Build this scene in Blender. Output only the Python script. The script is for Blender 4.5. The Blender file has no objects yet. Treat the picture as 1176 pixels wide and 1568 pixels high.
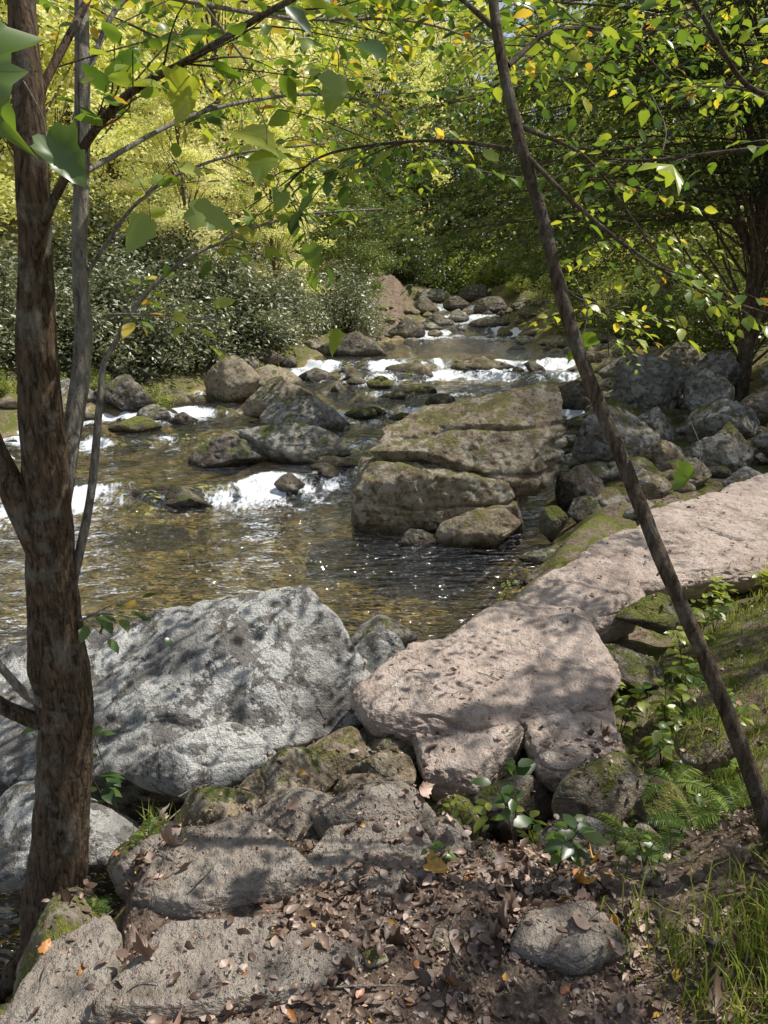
import bpy, bmesh, math
import numpy as np
from mathutils import Vector
from mathutils.bvhtree import BVHTree
R = np.random.default_rng(11)
scene = bpy.context.scene
COL = scene.collection

# ------------------------------------------------------------------ noise
def _h(ix, iy, iz, s):
    h = (ix*374761393 + iy*668265263 + iz*1440662683 + s*1274126177) & 0xffffffff
    h = ((h ^ (h >> 13))*1103515245) & 0xffffffff
    h = h ^ (h >> 16)
    return (h & 0xffff)/65535.0
def vn(P, s=0):
    P = np.asarray(P, float); I = np.floor(P).astype(np.int64); F = P-I
    F = F*F*(3-2*F); x, y, z = I[:, 0], I[:, 1], I[:, 2]; fx, fy, fz = F[:, 0], F[:, 1], F[:, 2]
    def L(a, b, t): return a+(b-a)*t
    a = L(L(_h(x, y, z, s), _h(x+1, y, z, s), fx), L(_h(x, y+1, z, s), _h(x+1, y+1, z, s), fx), fy)
    b = L(L(_h(x, y, z+1, s), _h(x+1, y, z+1, s), fx), L(_h(x, y+1, z+1, s), _h(x+1, y+1, z+1, s), fx), fy)
    return L(a, b, fz)*2-1
def fbm(P, s=0, o=4, g=.5):
    P = np.asarray(P, float); r = 0; a = 1; t = 0
    for i in range(o):
        r = r+a*vn(P*(2.03**i)+i*17.3, s+i); t += a; a *= g
    return r/t
def ss(a): a = np.clip(a, 0, 1); return a*a*(3-2*a)
def xyz(x, y, z=0): return np.stack([x, y, np.zeros_like(x)+z], -1)

# ------------------------------------------------------------------ mesh builder
class MB:
    def __init__(s): s.V = []; s.L = []; s.S = []; s.A = []; s.M = []; s.n = 0
    def add(s, V, F, a=0., m=0):
        V = np.asarray(V, float); F = np.asarray(F, np.int64)
        if len(V) == 0: return
        s.V.append(V); s.L.append((F+s.n).ravel()); s.S.append(np.full(len(F), F.shape[1]))
        s.A.append(np.zeros(len(V))+a); s.M.append(np.full(len(F), m)); s.n += len(V)
    def mesh(s, name, mats, smooth=True):
        V = np.concatenate(s.V); L = np.concatenate(s.L); S = np.concatenate(s.S)
        me = bpy.data.meshes.new(name)
        me.vertices.add(len(V)); me.vertices.foreach_set("co", V.astype(np.float32).ravel())
        me.loops.add(len(L)); me.loops.foreach_set("vertex_index", L.astype(np.int32))
        me.polygons.add(len(S)); st = np.concatenate([[0], np.cumsum(S)[:-1]])
        me.polygons.foreach_set("loop_start", st.astype(np.int32))
        me.update(calc_edges=True)
        for m in mats: me.materials.append(m)
        me.polygons.foreach_set("material_index", np.concatenate(s.M).astype(np.int32))
        me.polygons.foreach_set("use_smooth", np.full(len(S), smooth))
        at = me.attributes.new("rnd", 'FLOAT', 'POINT')
        at.data.foreach_set("value", np.concatenate(s.A).astype(np.float32))
        me.update()
        return me
    def obj(s, name, mats, smooth=True, parent=None):
        o = bpy.data.objects.new(name, s.mesh(name, mats, smooth)); COL.objects.link(o)
        if parent: o.parent = parent
        return o
def empty(name):
    o = bpy.data.objects.new(name, None); COL.objects.link(o); return o
def spline(P, n):
    P = np.asarray(P, float)
    if len(P) == 2: t = np.linspace(0, 1, n)[:, None]; return P[0]*(1-t)+P[1]*t
    Q = np.vstack([2*P[0]-P[1], P, 2*P[-1]-P[-2]]); out = []
    for u in np.linspace(0, len(P)-1-1e-6, n):
        i = int(u); t = u-i; a, b, c, d = Q[i:i+4]
        out.append(.5*((2*b)+(-a+c)*t+(2*a-5*b+4*c-d)*t*t+(-a+3*b-3*c+d)*t**3))
    return np.array(out)
def tube(mb, P, r, k=8, m=0, bump=0, a=0., seed=0):
    P = np.asarray(P, float); n = len(P); r = np.zeros(n)+r
    T = np.gradient(P, axis=0); T /= np.linalg.norm(T, axis=1)[:, None]+1e-9
    ref = np.array([0.3, 1, 0.1]) if abs(T[0][2]) > .7 else np.array([0, 0, 1.])
    N = np.cross(T, ref); N /= np.linalg.norm(N, axis=1)[:, None]+1e-9
    B = np.cross(T, N)
    an = np.linspace(0, 2*np.pi, k, endpoint=False)
    V = P[:, None, :]+r[:, None, None]*(np.cos(an)[None, :, None]*N[:, None, :]+np.sin(an)[None, :, None]*B[:, None, :])
    V = V.reshape(-1, 3)
    if bump:
        C = np.repeat(P, k, 0)
        V = C+(V-C)*(1+bump*fbm(V*np.array([9, 9, 3])+seed, 5, 3)[:, None]*1.5+bump*.8*fbm(V*np.array([30, 30, 9])+seed, 8, 2)[:, None])
    i = np.arange(n-1)[:, None]*k; j = np.arange(k)[None, :]; j2 = (j+1) % k
    F = np.stack([i+j, i+j2, i+k+j2, i+k+j], -1).reshape(-1, 4)
    mb.add(V, F, a, m)

# ------------------------------------------------------------------ leaf templates
T_Q = (np.array([[0, 0, 0], [.45, .3, .06], [1, 0, -.1], [.45, -.3, .06]]), np.array([[0, 3, 2, 1]]))
T_N = (np.array([[0, 0, 0], [.5, .15, .04], [1, 0, -.12], [.5, -.15, .04]]), np.array([[0, 3, 2, 1]]))
T_R = (np.array([[0, 0, 0], [.3, .17, .04], [.7, .17, .02], [1, 0, -.14], [.7, -.17, .02], [.3, -.17, .04]]), np.array([[0, 5, 4, 3, 2, 1]]))
T_F = (np.array([[0, .03, 0], [.4, .075, .02], [1, 0, -.08], [.4, -.075, .02], [0, -.03, 0]]), np.array([[0, 4, 3, 2, 1]]))
def tmpl_oval(w=.28):
    M = [(0, 0, 0), (.33, 0, .02), (.66, 0, 0), (1, 0, -.1)]
    Lf = [(.13, w*.6, .04), (.42, w, .07), (.74, w*.62, .02)]
    V = M+Lf+[(x, -y, z) for x, y, z in Lf]; f = []
    for o, fl in ((4, 0), (7, 1)):
        t = [(0, 1, o), (o, 1, o+1), (1, 2, o+1), (o+1, 2, o+2), (2, 3, o+2)]
        f += [x[::-1] if fl else x for x in t]
    return np.array(V), np.array(f)
T_O = tmpl_oval()
def tmpl_lobe():
    o = [(0, 0), (-.05, .12), (-.02, .25), (.1, .31), (.17, .43), (.27, .40), (.36, .31), (.46, .29), (.52, .34), (.62, .24), (.72, .17), (.8, .14), (.88, .06), (1.04, 0)]
    o = o+[(x, -y) for x, y in o[1:-1]][::-1]
    V = [(.42, 0, -.03)]+[(x, y, .10*abs(y)*2-.12*x*x) for x, y in o]; n = len(o)
    return np.array(V), np.array([(0, 1+(i+1) % n, 1+i) for i in range(n)])
T_L = tmpl_lobe()
def leaves(mb, T, P, D, U, S, rnd, m=0, curl=None):
    P = np.asarray(P, float); n = len(P)
    if n == 0: return
    D = D/(np.linalg.norm(D, axis=1)[:, None]+1e-9)
    B = np.cross(U, D); B /= np.linalg.norm(B, axis=1)[:, None]+1e-9
    U = np.cross(D, B); TV, TF = T; S = np.zeros(n)+S
    W = np.repeat(TV[None], n, 0).copy()
    if curl is not None: W[:, :, 2] += curl[:, None]*(W[:, :, 1]**2*3+(W[:, :, 0]-.5)**2)
    V = P[:, None]+S[:, None, None]*(W[..., 0:1]*D[:, None]+W[..., 1:2]*B[:, None]+W[..., 2:3]*U[:, None])
    k = len(TV); F = TF[None]+(np.arange(n)*k)[:, None, None]
    mb.add(V.reshape(-1, 3), F.reshape(-1, TF.shape[1]), np.repeat(np.zeros(n)+rnd, k), m)

# ------------------------------------------------------------------ materials
def newmat(name):
    m = bpy.data.materials.new(name); m.use_nodes = True; nt = m.node_tree; nt.nodes.clear()
    return m, nt, nt.nodes.new('ShaderNodeOutputMaterial')
class G:
    def __init__(s, nt): s.nt = nt
    def n(s, t, **k):
        x = s.nt.nodes.new(t)
        for a, b in k.items(): setattr(x, a, b)
        return x
    def l(s, a, b): s.nt.links.new(a, b)
    def noise(s, vec, scale, det=4, rough=.6, dist=0):
        x = s.n('ShaderNodeTexNoise'); x.inputs['Scale'].default_value = scale; x.inputs['Detail'].default_value = det
        x.inputs['Roughness'].default_value = rough; x.inputs['Distortion'].default_value = dist
        if vec: s.l(vec, x.inputs['Vector'])
        return x.outputs['Fac']
    def ramp(s, f, st, mode='LINEAR'):
        x = s.n('ShaderNodeValToRGB'); e = x.color_ramp.elements; x.color_ramp.interpolation = mode
        while len(e) < len(st): e.new(.5)
        for i, (p, c) in enumerate(st):
            e[i].position = p; e[i].color = (c, c, c, 1) if not hasattr(c, '__len__') else (*c, 1)
        s.l(f, x.inputs[0]); return x.outputs[0]
    def mix(s, f, a, b, bt='MIX'):
        x = s.n('ShaderNodeMix', data_type='RGBA', blend_type=bt)
        for v, i in ((f, 0), (a, 6), (b, 7)):
            if hasattr(v, 'links'): s.l(v, x.inputs[i])
            elif i == 0: x.inputs[0].default_value = v
            else: x.inputs[i].default_value = (*v, 1)
        return x.outputs[2]
    def math(s, op, a, b=0.):
        x = s.n('ShaderNodeMath', operation=op)
        for v, i in ((a, 0), (b, 1)):
            if hasattr(v, 'links'): s.l(v, x.inputs[i])
            else: x.inputs[i].default_value = v
        return x.outputs[0]
    def attr(s, name='rnd'): return s.n('ShaderNodeAttribute', attribute_name=name).outputs['Fac']
    def bump(s, h, st, d):
        x = s.n('ShaderNodeBump'); x.inputs['Strength'].default_value = st; x.inputs['Distance'].default_value = d
        s.l(h, x.inputs['Height']); return x.outputs[0]
    def pos(s): return s.n('ShaderNodeNewGeometry').outputs['Position']
    def bsdf(s, out, col, rough=.8, nrm=None, spec=.3):
        b = s.n('ShaderNodeBsdfPrincipled')
        if hasattr(col, 'links'): s.l(col, b.inputs['Base Color'])
        else: b.inputs['Base Color'].default_value = (*col, 1)
        if hasattr(rough, 'links'): s.l(rough, b.inputs['Roughness'])
        else: b.inputs['Roughness'].default_value = rough
        b.inputs['Specular IOR Level'].default_value = spec
        if nrm: s.l(nrm, b.inputs['Normal'])
        if out: s.l(b.outputs[0], out.inputs[0])
        return b
def leafmat(name, cols, tr=.45, gloss=0., rough=.4, trtint=(1.15, 1.1, .6), hue=.0):
    m, nt, out = newmat(name); g = G(nt)
    f = g.attr()
    if hue:
        oi = g.n('ShaderNodeObjectInfo').outputs['Random']
        f = g.math('ADD', g.math('MULTIPLY', f, 1-hue), g.math('MULTIPLY', oi, hue))
    c = g.ramp(f, [(i/(len(cols)-1), k) for i, k in enumerate(cols)])
    b = g.n('ShaderNodeBsdfDiffuse'); g.l(c, b.inputs[0])
    t = g.n('ShaderNodeBsdfTranslucent'); g.l(g.mix(1., c, trtint, 'MULTIPLY'), t.inputs[0])
    x = g.n('ShaderNodeMixShader'); x.inputs[0].default_value = tr
    g.l(b.outputs[0], x.inputs[1]); g.l(t.outputs[0], x.inputs[2]); r = x.outputs[0]
    if gloss:
        gl = g.n('ShaderNodeBsdfGlossy'); gl.inputs['Roughness'].default_value = rough; gl.inputs[0].default_value = (1, 1, 1, 1)
        y = g.n('ShaderNodeMixShader'); y.inputs[0].default_value = gloss; g.l(r, y.inputs[1]); g.l(gl.outputs[0], y.inputs[2]); r = y.outputs[0]
    g.l(r, out.inputs[0])
    return m
def rockmat(name, c1, c2, lich=.5, moss=.0, lcol=(.56, .55, .5), stain=(.15, .115, .07), mcol=(.13, .15, .03), lscale=7.5, dk=.85, dirt=0):
    m, nt, out = newmat(name); g = G(nt); p = g.pos()
    n1 = g.noise(p, 2.2, 6, .65); n2 = g.noise(p, 15, 6, .72); n3 = g.noise(p, 70, 3, .7)
    c = g.mix(g.ramp(n1, [(.38, 0.), (.62, 1.)]), c1, c2)
    c = g.mix(g.ramp(n2, [(.36, dk), (.50, 0.)]), c, tuple(x*.3 for x in c1))
    c = g.mix(g.math('MULTIPLY', g.ramp(n1, [(.54, 0.), (.60, 1.)]), .5), c, stain)
    l1 = g.ramp(g.noise(p, lscale, 8, .74, .3), [(.59-.14*lich, 0.), (.61-.14*lich, 1.)])
    l2 = g.ramp(g.noise(p, 2.1, 3, .5), [(.36, .25), (.55, 1.)])
    c = g.mix(g.math('MULTIPLY', g.math('MULTIPLY', l1, l2), min(1, lich*1.3)), c, g.mix(g.ramp(n3, [(.35, 0.), (.6, 1.)]), tuple(x*.65 for x in lcol), lcol))
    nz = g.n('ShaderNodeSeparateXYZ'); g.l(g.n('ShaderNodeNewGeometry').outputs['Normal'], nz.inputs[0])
    if dirt:
        dm = g.math('MULTIPLY', g.ramp(g.noise(p, 3.3, 6, .72, .5), [(.52, 0.), (.62, dirt)]), g.ramp(nz.outputs[2], [(.6, 0.), (.9, 1.)]))
        c = g.mix(dm, c, g.mix(g.ramp(n3, [(.35, 0.), (.65, 1.)]), (.12, .085, .065), (.36, .28, .225)))
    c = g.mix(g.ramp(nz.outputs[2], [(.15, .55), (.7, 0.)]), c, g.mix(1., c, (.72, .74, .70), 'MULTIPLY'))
    if moss > 0:
        mm = g.math('ADD', g.math('MULTIPLY', nz.outputs[2], .35), g.math('MULTIPLY', g.noise(p, 4.5, 6, .7), 1.3))
        th = 1.12-.42*moss
        c = g.mix(g.ramp(mm, [(min(.98, th), 0.), (min(1., th+.07), .9)]), c, g.mix(g.ramp(n3, [(.3, 0.), (.7, 1.)]), tuple(x*.35 for x in mcol), tuple(x*1.5 for x in mcol)))
    w = g.attr()
    wet = g.ramp(g.math('ADD', w, g.math('MULTIPLY', g.math('SUBTRACT', n1, .5), .25)), [(.02, 1.), (.15, 0.)])
    c = g.mix(wet, c, g.mix(1., c, (.25, .22, .18), 'MULTIPLY'))
    rg = g.ramp(wet, [(0, .85), (1, .3)])
    h = g.math('ADD', g.math('MULTIPLY', n2, .9), g.math('ADD', g.math('MULTIPLY', n3, .35), g.math('MULTIPLY', n1, 1.2)))
    g.bsdf(out, c, rg, g.bump(h, 1., .06), .3); return m
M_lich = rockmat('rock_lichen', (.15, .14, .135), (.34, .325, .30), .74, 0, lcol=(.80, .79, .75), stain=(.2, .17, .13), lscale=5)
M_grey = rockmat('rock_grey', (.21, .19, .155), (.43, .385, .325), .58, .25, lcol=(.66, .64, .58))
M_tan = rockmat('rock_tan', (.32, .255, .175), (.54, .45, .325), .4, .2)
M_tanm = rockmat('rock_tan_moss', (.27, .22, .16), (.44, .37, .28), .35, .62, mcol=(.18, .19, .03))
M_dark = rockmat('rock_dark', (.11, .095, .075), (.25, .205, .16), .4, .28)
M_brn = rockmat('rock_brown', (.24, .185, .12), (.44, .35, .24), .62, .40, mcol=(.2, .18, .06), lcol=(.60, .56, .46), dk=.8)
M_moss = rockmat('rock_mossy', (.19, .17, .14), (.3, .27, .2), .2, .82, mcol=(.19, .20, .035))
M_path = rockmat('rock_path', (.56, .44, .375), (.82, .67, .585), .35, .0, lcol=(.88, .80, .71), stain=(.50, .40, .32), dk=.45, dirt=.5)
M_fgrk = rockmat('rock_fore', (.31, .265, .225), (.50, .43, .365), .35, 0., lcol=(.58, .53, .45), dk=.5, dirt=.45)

def barkmat(name, a, b, lich=(.4, .4, .34), la=.4):
    m, nt, out = newmat(name); g = G(nt); p = g.pos()
    mp = g.n('ShaderNodeMapping'); mp.inputs['Scale'].default_value = (1, 1, .25); g.l(p, mp.inputs[0])
    n1 = g.noise(mp.outputs[0], 60, 5, .75, .9); n2 = g.noise(p, 11, 5, .65)
    c = g.mix(g.ramp(n1, [(.38, 0.), (.58, 1.)]), a, b)
    c = g.mix(g.math('MULTIPLY', g.ramp(n2, [(.52, 0.), (.62, 1.)]), la), c, lich)
    g.bsdf(out, c, .9, g.bump(n1, 1., .02), .15); return m
M_bark = barkmat('bark_brown', (.035, .025, .016), (.18, .125, .08), la=.3)
M_bark2 = barkmat('bark_grey', (.16, .14, .12), (.42, .38, .32))
M_twig = barkmat('bark_twig', (.05, .037, .025), (.16, .12, .085), la=.25)

L_yel = leafmat('leaf_yellow', [(.40, .46, .12), (.72, .75, .24), (.90, .89, .42), (.95, .92, .62), (.88, .66, .38)], .5, 0, .4, (1.05, 1.05, .8), .25)
L_grn = leafmat('leaf_green', [(.03, .06, .022), (.07, .115, .035), (.18, .24, .06), (.45, .48, .15)], .42, .05, .38, (1.2, 1.15, .55), .3)
L_mid = leafmat('leaf_mid', [(.07, .11, .035), (.18, .25, .06), (.46, .52, .13), (.82, .80, .30)], .48, .03, .4, (1.15, 1.1, .55), .3)
L_near = leafmat('leaf_near', [(.035, .075, .022), (.07, .14, .03), (.17, .27, .045), (.45, .50, .08), (.76, .62, .12), (.45, .2, .06)], .52, .05, .35, (1.4, 1.35, .5))
L_rho = leafmat('leaf_rhododendron', [(.06, .08, .04), (.15, .175, .09), (.31, .33, .19), (.52, .51, .36)], .2, .08, .45, (1.2, 1.2, .6))
L_hem = leafmat('leaf_hemlock', [(.015, .032, .016), (.035, .06, .028), (.085, .11, .05)], .3, 0, .5)
L_dead = leafmat('leaf_dead', [(.06, .036, .025), (.15, .095, .068), (.30, .21, .16), (.58, .46, .39), (.5, .17, .06), (.62, .42, .09)], .1, .04, .45, (1, .8, .6))
L_grass = leafmat('leaf_grass', [(.07, .12, .025), (.18, .26, .045), (.40, .45, .09), (.5, .45, .2)], .45, 0, .5)
L_fern = leafmat('leaf_fern', [(.05, .09, .02), (.12, .19, .035), (.32, .40, .08)], .4, .02, .4, (1.2, 1.15, .5))

# ------------------------------------------------------------------ stream & terrain
YR = [-30, 0, 1, 1.5, 2, 2.5, 3, 3.3, 3.7, 4.1, 4.9, 5.7, 7, 9.8, 13.7, 19.7, 26, 32, 40, 60, 90, 400]
XR = [-1.4, -1., -.92, -.9, -1.0, -1.15, -1.1, -.8, -.25, .05, .45, .95, 1.6, 2.5, 3.8, 4.8, 4.3, 4.5, 4.6, 7, 14, 60]
YL = [-30, 8, 11, 13, 17, 21, 26, 32, 40, 60, 90, 400]
XL = [-9, -8, -7, -5.2, -3.3, -.9, .3, 1.8, 2.4, 5, 12, 57]
def wl(x, y):
    c1 = np.interp(x, [-6, -2.5, -1.2, -.3, .5, 3], [8.7, 8.7, 9.3, 10.0, 10.6, 10.6])+.18*np.sin(x*3.1)+.1*np.sin(x*7.3)
    z = -1.0+.18*ss((y-c1)/.45+.5)
    for yc, h, w in ((11.7, .08, .35), (13.4, .10, .4), (15.4, .05, .4), (17.6, .14, .4), (18.6, .2, .5), (27.5, .3, 1.), (31, .28, 1.2), (35, .3, 1.5), (39, .3, 1.5)):
        z = z+h*ss((y-yc-.3*np.sin(x*1.7+yc)-.15*np.sin(x*4.9))/w+.5)
    return z+np.interp(y, [45, 60, 100, 400], [0, 1.2, 5, 18])
def Hn(x, y):
    x = np.asarray(x, float); y = np.asarray(y, float)
    e = fbm(xyz(x*.9, y*.9), 3, 3)*np.interp(y, [0, 4, 12, 30], [.06, .1, .4, .7])
    xr = np.interp(y, YR, XR)+e; xl = np.interp(y, YL, XL)+e*1.3
    w = wl(x, y); dR = x-xr; dL = xl-x
    bed = w-.5*ss(np.minimum(-dR, -dL)/.9)-.02
    plat = np.interp(y, [-10, 1.75, 2.0, 2.35, 2.7, 3.0, 8, 10, 14, 20, 30, 45, 60, 100, 400], [.15, -.02, -.14, -.43, -.66, -.69, -.6, -.5, -.35, 0, .8, 1.6, 2.6, 7, 20])
    plat = plat-.2*np.exp(-(((x-.5)/.3)**2+((y-2.45)/.35)**2))
    ww = np.interp(y, [0, 3, 7, 10, 20], [.22, .3, .5, 1.2, 1.8])
    xh = np.interp(y, [-5, 1.2, 1.8, 2.8, 4, 4.9, 5.3, 7, 9, 14, 20, 40], [.5, .65, .8, 1.2, 1.45, 2.3, 3.1, 5.2, 5.5, 6.2, 7, 8])
    d = np.maximum(0, x-xh); hill = 14*(1-np.exp(-.36*d/14))
    rl = (w-.02)+(np.maximum(plat, w+.1)-w+.02)*ss(dR/ww)+hill
    d2 = np.maximum(0, dL-1.3); ll = (w-.02)+.4*ss(dL/1.2)+16*(1-np.exp(-.3*d2/16))
    z = np.where(dR > 0, rl, np.where(dL > 0, ll, bed))
    P = xyz(x, y)
    amp = np.interp(y, [1, 8, 20, 60], [.03, .09, .2, .8])
    z = z+fbm(P*1.6, 21, 4)*amp+fbm(P*9, 31, 3)*.022+np.where(y < 12, fbm(P*40, 41, 2)*.006, 0)
    return z
def H(x, y): return float(Hn(np.array([x]), np.array([y]))[0])
nx, ny = 440, 600
u = np.linspace(-1, 1, nx); gx = 1.0+np.sinh(u*6.2)/np.sinh(6.2)*220
v = np.linspace(-.62, 1, ny); gy = 2.5+np.sinh(v*6.4)/np.sinh(6.4)*330
X, Y = np.meshgrid(gx, gy); X = X.ravel(); Y = Y.ravel(); Z = Hn(X, Y)
i = np.arange(ny-1)[:, None]*nx; j = np.arange(nx-1)[None]
F = np.stack([i+j, i+j+1, i+nx+j+1, i+nx+j], -1).reshape(-1, 4)
gm, nt, out = newmat('ground_soil'); g = G(nt); p = g.pos()
n1 = g.noise(p, 3, 5, .65); n2 = g.noise(p, 26, 5, .7); n3 = g.noise(p, 90, 3, .7)
c = g.mix(g.ramp(n1, [(.35, 0.), (.65, 1.)]), (.22, .165, .125), (.40, .31, .25))
c = g.mix(g.ramp(n2, [(.4, .8), (.6, 0.)]), c, (.08, .055, .038))
sx = g.n('ShaderNodeSeparateXYZ'); g.l(p, sx.inputs[0])
side = g.ramp(g.math('ADD', g.math('MULTIPLY', g.math('ABSOLUTE', g.math('ADD', sx.outputs[0], .15)), .45), g.math('MULTIPLY', n1, .6)), [(.72, 0.), (.95, 1.)])
mossf = g.math('MULTIPLY', side, g.ramp(g.noise(p, 5, 4, .7), [(.42, 0.), (.56, .9)]))
c = g.mix(mossf, c, g.mix(g.ramp(n3, [(.35, 0.), (.65, 1.)]), (.04, .06, .012), (.23, .25, .045)))
wd = g.attr(); vo = g.n('ShaderNodeTexVoronoi'); vo.inputs['Scale'].default_value = 4; g.l(p, vo.inputs['Vector'])
vc = g.n('ShaderNodeSeparateColor'); g.l(vo.outputs['Color'], vc.inputs[0])
bedc = g.mix(g.ramp(vo.outputs['Distance'], [(.2, 0.), (.8, .8)]), g.mix(vc.outputs[0], (.60, .49, .23), (.32, .26, .12)), (.17, .135, .06))
c = g.mix(g.ramp(wd, [(.0, 1.), (.06, 0.)]), c, bedc)
g.bsdf(out, c, .95, g.bump(g.math('ADD', n2, g.math('MULTIPLY', n3, .5)), .9, .03), .15)
mb = MB(); mb.add(np.stack([X, Y, Z], -1), F, Z-wl(X, Y)); ground = mb.obj('ground', [gm])

# water
gx = np.arange(-11, 7.2, .07); gy = np.concatenate([np.arange(-8, 2, .15), np.arange(2, 22, .07), np.arange(22, 62, .16)])
X, Y = np.meshgrid(gx, gy); sh = X.shape; X = X.ravel(); Y = Y.ravel()
W = wl(X, Y); gradm = np.abs(np.gradient(W.reshape(sh), axis=0)/np.gradient(gy)[:, None]).ravel()
foam = np.clip(gradm*3.2, 0, 1)
f2 = foam.reshape(sh).copy(); acc = f2.copy()
for k in range(1, 20):
    acc[:-k] = np.maximum(acc[:-k], f2[k:]*(1-k/20)*.85)
foam = acc.ravel(); turb = foam
Z = W+fbm(xyz(X*2.2, Y*3.4), 61, 3)*.018+turb*fbm(xyz(X*6, Y*6), 71, 3)*.09
nz_ = fbm(xyz(X*1.5, Y*.9), 81, 3)+.5*fbm(xyz(X*6, Y*4), 83, 2)
foam = foam*np.clip(.55+nz_*1.5, 0, 1)
nxx = len(gx); i = np.arange(len(gy)-1)[:, None]*nxx; j = np.arange(nxx-1)[None]
F = np.stack([i+j, i+j+1, i+nxx+j+1, i+nxx+j], -1).reshape(-1, 4)
wm, nt, out = newmat('water_stream'); g = G(nt); p = g.pos()
mp = g.n('ShaderNodeMapping'); mp.inputs['Scale'].default_value = (.7, 1.8, 1); mp.inputs['Rotation'].default_value = (0, 0, .35); g.l(p, mp.inputs[0])
h = g.math('ADD', g.math('MULTIPLY', g.noise(mp.outputs[0], 3.6, 2, .5, .6), 1.), g.math('MULTIPLY', g.noise(mp.outputs[0], 9, 2, .5, .3), .7))
bn = g.bump(h, 1., .19)
fr = g.n('ShaderNodeFresnel'); fr.inputs[0].default_value = 1.33; g.l(bn, fr.inputs['Normal'])
tb = g.n('ShaderNodeBsdfTransparent'); tb.inputs[0].default_value = (.89, .84, .62, 1)
gl = g.n('ShaderNodeBsdfGlossy'); gl.inputs['Roughness'].default_value = .05; gl.inputs[0].default_value = (1, 1, 1, 1); g.l(bn, gl.inputs['Normal'])
x1 = g.n('ShaderNodeMixShader'); g.l(g.math('MINIMUM', g.math('ADD', g.math('MULTIPLY', fr.outputs[0], 2.5), .08), 1.), x1.inputs[0]); g.l(tb.outputs[0], x1.inputs[1]); g.l(gl.outputs[0], x1.inputs[2])
fo = g.n('ShaderNodeBsdfDiffuse'); fo.inputs[0].default_value = (.80, .84, .90, 1)
x2 = g.n('ShaderNodeMixShader'); fa = g.attr()
mp2 = g.n('ShaderNodeMapping'); mp2.inputs['Scale'].default_value = (1.6, .6, 1); g.l(p, mp2.inputs[0])
ff = g.math('MULTIPLY', g.ramp(g.math('ADD', fa, g.math('MULTIPLY', g.math('SUBTRACT', g.noise(mp2.outputs[0], 14, 5, .75), .5), 1.8)), [(.33, 0.), (.72, 1.)]), .9)
g.l(ff, x2.inputs[0]); g.l(x1.outputs[0], x2.inputs[1]); g.l(fo.outputs[0], x2.inputs[2]); g.l(x2.outputs[0], out.inputs[0])
mb = MB(); mb.add(np.stack([X, Y, Z], -1), F, foam); mb.obj('stream_water', [wm])

# ------------------------------------------------------------------ rocks
_ico = {}
def ico(n):
    if n not in _ico:
        bm = bmesh.new(); bmesh.ops.create_icosphere(bm, subdivisions=n, radius=1)
        V = np.array([v.co[:] for v in bm.verts]); Fc = np.array([[q.index for q in f.verts] for f in bm.faces]); bm.free(); _ico[n] = (V, Fc)
    return _ico[n]
def hullrock(pts, sub=6, amp=.05, k=14, seed=0, crack=.5):
    pts = np.asarray(pts, float); c = (pts.min(0)+pts.max(0))/2*.5+pts.mean(0)*.5
    bm = bmesh.new(); [bm.verts.new(q) for q in pts]
    bmesh.ops.convex_hull(bm, input=bm.verts[:]); bm.normal_update(); N = []; Dd = []
    for f in bm.faces:
        if f.calc_area() < 1e-6: continue
        n = np.array(f.normal[:]); d = n@(np.array(f.verts[0].co[:])-c)
        if d < 0: n = -n; d = -d
        if any(n@a > .985 and abs(d-b) < .04 for a, b in zip(N, Dd)): continue
        N.append(n); Dd.append(max(d, 1e-3))
    bm.free(); N = np.array(N); Dd = np.array(Dd)
    V, Fc = ico(sub); ext = (pts.max(0)-pts.min(0))/2; dr = V*ext
    q = np.maximum(dr@N.T/Dd, 0); t = (q**k).sum(1)**(-1/k)
    Pp = c+dr*t[:, None]; s = ext.mean(); s = min(s, ext.min()*1.8)
    dsp = fbm(Pp*(1.1/s)+seed*3.1, 7+seed, 5 if sub > 4 else 3, .6)*amp*s*1.7
    if sub > 4:
        dsp = dsp-np.clip(.09-np.abs(fbm(Pp*np.array([.7, .7, 2.0])*(1./s)+seed*7.7, 90+seed, 3)), 0, 1)*amp*s*13*crack
        dsp = dsp+fbm(Pp*(7/s)+seed, 55, 4, .6)*amp*s*.5
    return Pp+V*dsp[:, None], Fc
def rock(name, pts, mat, **kw):
    V, Fc = hullrock(pts, **kw); mb = MB(); mb.add(V, Fc, V[:, 2]-wl(V[:, 0], V[:, 1])); return mb.obj(name, [mat])
def autopts(c, r, seed, yaw=0., tilt=0., n=11):
    q = np.random.default_rng(seed); D = q.normal(size=(n, 3)); D /= np.linalg.norm(D, axis=1)[:, None]
    D = np.vstack([D, np.eye(3), -np.eye(3)]); D *= q.uniform(.82, 1.06, (len(D), 1))
    Pq = D*np.array(r); ct, st = math.cos(tilt), math.sin(tilt); Pq = np.stack([Pq[:, 0]*ct-Pq[:, 2]*st, Pq[:, 1], Pq[:, 0]*st+Pq[:, 2]*ct], -1)
    cy, sy = math.cos(yaw), math.sin(yaw); Pq = np.stack([Pq[:, 0]*cy-Pq[:, 1]*sy, Pq[:, 0]*sy+Pq[:, 1]*cy, Pq[:, 2]], -1)
    return Pq+np.array(c)
near = [ground]
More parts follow.
